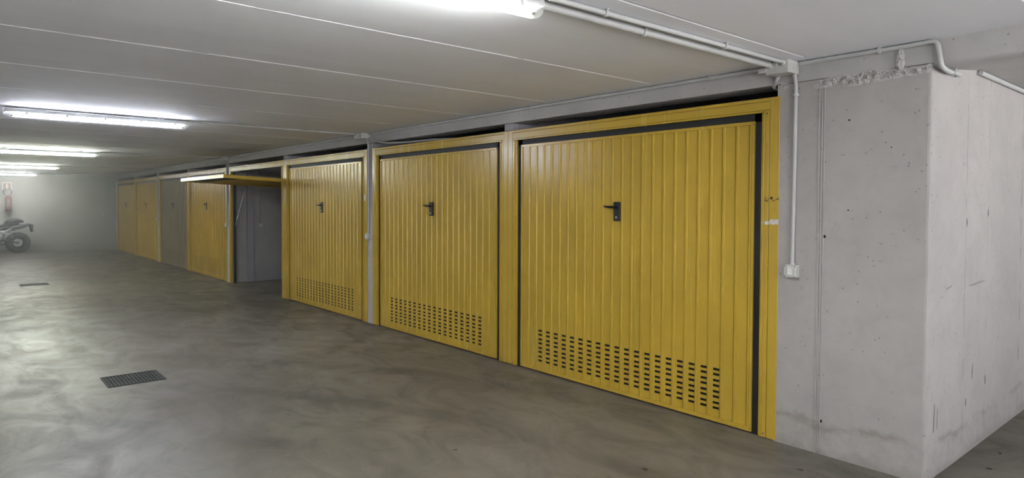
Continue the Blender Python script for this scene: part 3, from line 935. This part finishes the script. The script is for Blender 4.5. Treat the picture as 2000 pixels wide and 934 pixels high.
child(MB().lathe([(0.05, 0.0), (0.085, 0.015), (0.088, 0.05), (0.088, 0.42), (0.07, 0.475), (0.03, 0.505), (0.025, 0.52)], (0, -0.12, 0), 'z', 24), 'cylinder_body', M_red, ex, smooth=True)
child(MB().lathe([(0.0895, 0.14), (0.0895, 0.35)], (0, -0.12, 0), 'z', 24), 'label_band', simple('extinguisher_label', (0.26, 0.17, 0.16), 0.5, 0, 0.6, 25), ex, smooth=True)
child(MB().lathe([(0.089, 0.0), (0.0895, 0.06), (0.05, 0.061)], (0, -0.12, 0), 'z', 24), 'foot_ring', M_bikeb, ex, smooth=True)
child(MB().box(-0.02, 0.02, -0.14, -0.10, 0.51, 0.56).box(-0.07, 0.03, -0.13, -0.11, 0.56, 0.575).box(-0.07, 0.02, -0.13, -0.11, 0.535, 0.545), 'valve', M_steel, ex)
hp = []
for k in range(25):
    a = -0.35 * PI + 1.75 * PI * k / 24
    hp.append((-0.02 + 0.115 * math.cos(a), -0.125 - 0.01 * math.sin(a), 0.625 + 0.085 * math.sin(a)))
child(MB().tube(hp, 0.013, 10), 'hose', M_bikeb, ex, smooth=True)
child(MB().box(-0.03, 0.03, -0.04, -0.002, 0.30, 0.50), 'bracket', M_steel, ex)

# motorcycle parked against the end wall, seen from its side; local +x is the front
mc = empty('motorcycle', (-2.66, 25.75, 0.0), 'dark motorcycle parked at the end wall, cut by the left edge', 'motorcycle')
def T(p): return (-p[0], p[1], p[2])         # front towards -X
def tb(name, mat, pts, r, n=10, rad=0.0):
    pts = [T(p) for p in pts]
    if rad: pts = rounded(pts, rad)
    return child(MB().tube(pts, r, n), name, mat, mc, smooth=True)
def wheel(cx, R, wd):
    w = child(MB().torus((-cx, 0, R), R - wd / 2, wd / 2, 'y', 40, 14, 1.0), 'tyre', M_tyre, mc, smooth=True)
    rim = MB().torus((-cx, 0, R), R - wd - 0.008, 0.020, 'y', 40, 8, 2.2)
    for k in range(5):
        for d in (-0.12, 0.12):
            a = 2 * PI * k / 5 + d
            rim.tube([(-cx + 0.03 * math.cos(a), 0.0, R + 0.03 * math.sin(a)), (-cx + (R - wd) * math.cos(a), 0, R + (R - wd) * math.sin(a))], 0.012, 6)
    rim.tube([(-cx, -0.07, R), (-cx, 0.07, R)], 0.045, 14)
    child(rim, 'rim', M_rim, mc, smooth=True)
    for s in (-1, 1):
        child(MB().lathe([(0.12, s * 0.065), (0.12, s * 0.070), (0.05, s * 0.070)], (-cx, 0, R), 'y', 28), 'brake_disc', M_steel, mc, smooth=True)
wheel(0.0, 0.325, 0.17); wheel(1.42, 0.305, 0.12)
def loft(name, mat, secs, n=14, parent=mc):
    # secs: (x, zc, half_height, half_width)
    vs = []; fs = []
    for (x, zc, hh, hw) in secs:
        for k in range(n):
            a = 2 * PI * k / n
            vs.append((-x, hw * math.copysign(abs(math.cos(a)) ** 0.7, math.cos(a)), zc + hh * math.copysign(abs(math.sin(a)) ** 0.8, math.sin(a))))
    for i in range(len(secs) - 1):
        for k in range(n):
            k2 = (k + 1) % n
            fs.append((i * n + k, i * n + k2, (i + 1) * n + k2, (i + 1) * n + k))
    fs.append(tuple(range(n))); fs.append(tuple((len(secs) - 1) * n + k for k in range(n)))
    return child(MB().add(vs, fs), name, mat, parent, smooth=True)
loft('seat', M_bikeb, [(-0.05, 0.90, 0.03, 0.06), (0.05, 0.92, 0.05, 0.12), (0.25, 0.90, 0.05, 0.15), (0.45, 0.85, 0.045, 0.15), (0.65, 0.83, 0.05, 0.12), (0.72, 0.84, 0.03, 0.07)])
loft('tail_bag', M_bikeb, [(-0.16, 0.985, 0.02, 0.05), (-0.10, 1.00, 0.055, 0.11), (0.02, 1.02, 0.075, 0.15), (0.16, 1.01, 0.075, 0.15), (0.28, 0.97, 0.05, 0.11), (0.33, 0.94, 0.02, 0.05)])
loft('tail_fairing', M_bikeg, [(-0.36, 0.90, 0.015, 0.04), (-0.28, 0.885, 0.045, 0.08), (-0.12, 0.84, 0.07, 0.11), (0.1, 0.80, 0.085, 0.13), (0.30, 0.76, 0.06, 0.12), (0.42, 0.74, 0.03, 0.08)])
loft('tank', M_bikeb, [(0.66, 0.86, 0.05, 0.08), (0.74, 0.90, 0.11, 0.15), (0.90, 0.93, 0.14, 0.17), (1.05, 0.93, 0.12, 0.15), (1.16, 0.90, 0.06, 0.09)])
loft('engine', M_bikeg, [(0.42, 0.42, 0.10, 0.12), (0.52, 0.42, 0.20, 0.18), (0.75, 0.42, 0.22, 0.20), (0.95, 0.46, 0.20, 0.18), (1.03, 0.50, 0.12, 0.12)])
loft('headlight_fairing', M_bikeb, [(1.12, 0.98, 0.08, 0.08), (1.22, 1.00, 0.13, 0.15), (1.34, 0.95, 0.10, 0.12), (1.42, 0.90, 0.04, 0.06)])
child(MB().prism([(0.30, 0.91), (0.40, 0.89), (0.385, 0.66), (0.33, 0.66), (0.30, 0.80)], 'y', -0.07, 0.07), 'rear_mudguard', M_bikeb, mc, bevel=0.006)
child(MB().box(0.30, 0.375, -0.05, 0.05, 0.86, 0.895), 'tail_light', M_glass_r, mc, bevel=0.006)
child(MB().box(0.385, 0.392, -0.09, 0.09, 0.66, 0.78), 'number_plate', M_bikeg, mc)
for s in (-1, 1):
    tb('swingarm', M_bikeb, [(0.0, s * 0.11, 0.325), (0.25, s * 0.12, 0.38), (0.50, s * 0.11, 0.42)], [0.028] * 3)
    # bright frame and foot-peg triangle behind the rider
    tb('frame_tube', M_alu, [(0.16, s * 0.16, 0.77), (0.30, s * 0.165, 0.70), (0.42, s * 0.165, 0.685)], 0.016)
    tb('frame_tube', M_alu, [(0.42, s * 0.165, 0.685), (0.30, s * 0.17, 0.62), (0.19, s * 0.17, 0.60)], 0.015)
    tb('frame_tube', M_alu, [(0.19, s * 0.17, 0.70), (0.12, s * 0.17, 0.49), (0.30, s * 0.17, 0.62)], 0.015)
    tb('foot_rest_hanger', M_alu, [(0.30, s * 0.17, 0.60), (0.42, s * 0.18, 0.47), (0.50, s * 0.18, 0.40), (0.49, s * 0.18, 0.34)], [0.012, 0.022, 0.022, 0.014])
    tb('fork', M_alu, [(1.42, s * 0.09, 0.305), (1.18, s * 0.09, 0.95)], 0.026)
    tb('handlebar', M_bikeb, [(1.14, s * 0.02, 1.02), (1.12, s * 0.18, 1.06), (1.02, s * 0.36, 1.05)], 0.014)
tb('exhaust', M_bikeg, [(0.62, 0.14, 0.24), (0.35, 0.17, 0.28), (0.22, 0.18, 0.36), (-0.15, 0.19, 0.50)], [0.025, 0.028, 0.05, 0.052])
tb('side_stand', M_bikeb, [(0.62, -0.14, 0.24), (0.66, -0.26, 0.008)], 0.012)
tb('shock_absorber', M_steel, [(0.38, 0.0, 0.45), (0.28, 0.0, 0.72)], 0.03)

# ================================================================= LITTER
lm = []
for k in range(3):
    m = MB(); r2 = random.Random(40 + k); p = []
    for q in range(9):
        a = 2 * PI * q / 9; rr = 0.011 * (0.5 + r2.random())
        p.append((rr * math.cos(a) * 1.6, rr * math.sin(a) * 0.7, 0.002 + 0.008 * r2.random()))
    p2 = [(x, y, z - 0.0015) for x, y, z in p]
    n = 9
    m.add(p + p2, [tuple(range(n)), tuple(range(2 * n - 1, n - 1, -1))] + [(i, i + n, (i + 1) % n + n, (i + 1) % n) for i in range(n)])
    lm.append(m.mesh('dry_leaf', M_leafd))
for k, (x, y) in enumerate(((-1.75, 3.42), (-1.05, 2.45), (-1.32, 2.05), (-0.35, 1.85), (-2.5, 3.2), (0.55, 1.13), (0.9, 1.16))):
    o = link('dry_leaf', lm[k % 3]); o.location = (x, y, 0.0); o.rotation_euler = (0, 0, k * 1.7)
    tag(o, 'tiny dark scrap of dry leaf lying on the concrete floor', 'leaf', 'leaf scraps scattered on the floor')

# ================================================================= HAZE
def haze():
    m, N, L, B = new_mat('thin_haze')
    N.remove(B)
    v = N.new('ShaderNodeVolumeScatter')
    v.inputs['Color'].default_value = (0.96, 0.98, 1.0, 1); v.inputs['Anisotropy'].default_value = 0.3
    g = N.new('ShaderNodeSeparateXYZ'); L.new(pos_node(N, L), g.inputs[0])
    mr = N.new('ShaderNodeMapRange'); mr.interpolation_type = 'SMOOTHSTEP'
    mr.inputs['From Min'].default_value = 4.0; mr.inputs['From Max'].default_value = 20.0
    mr.inputs['To Min'].default_value = 0.0; mr.inputs['To Max'].default_value = 0.036
    L.new(g.outputs['Y'], mr.inputs['Value']); L.new(mr.outputs[0], v.inputs['Density'])
    L.new(v.outputs[0], N['Material Output'].inputs['Volume'])
    o = MB().prism([(-6.79, 4.0), (-0.025, 4.0), (-0.025, 25.60), (-6.79, 27.30)], 'z', 0.001, CZ - 0.0005).obj('haze', m)
    tag(o, 'thin grey haze hanging in the air towards the end wall', 'haze', None, 'stuff')
haze()
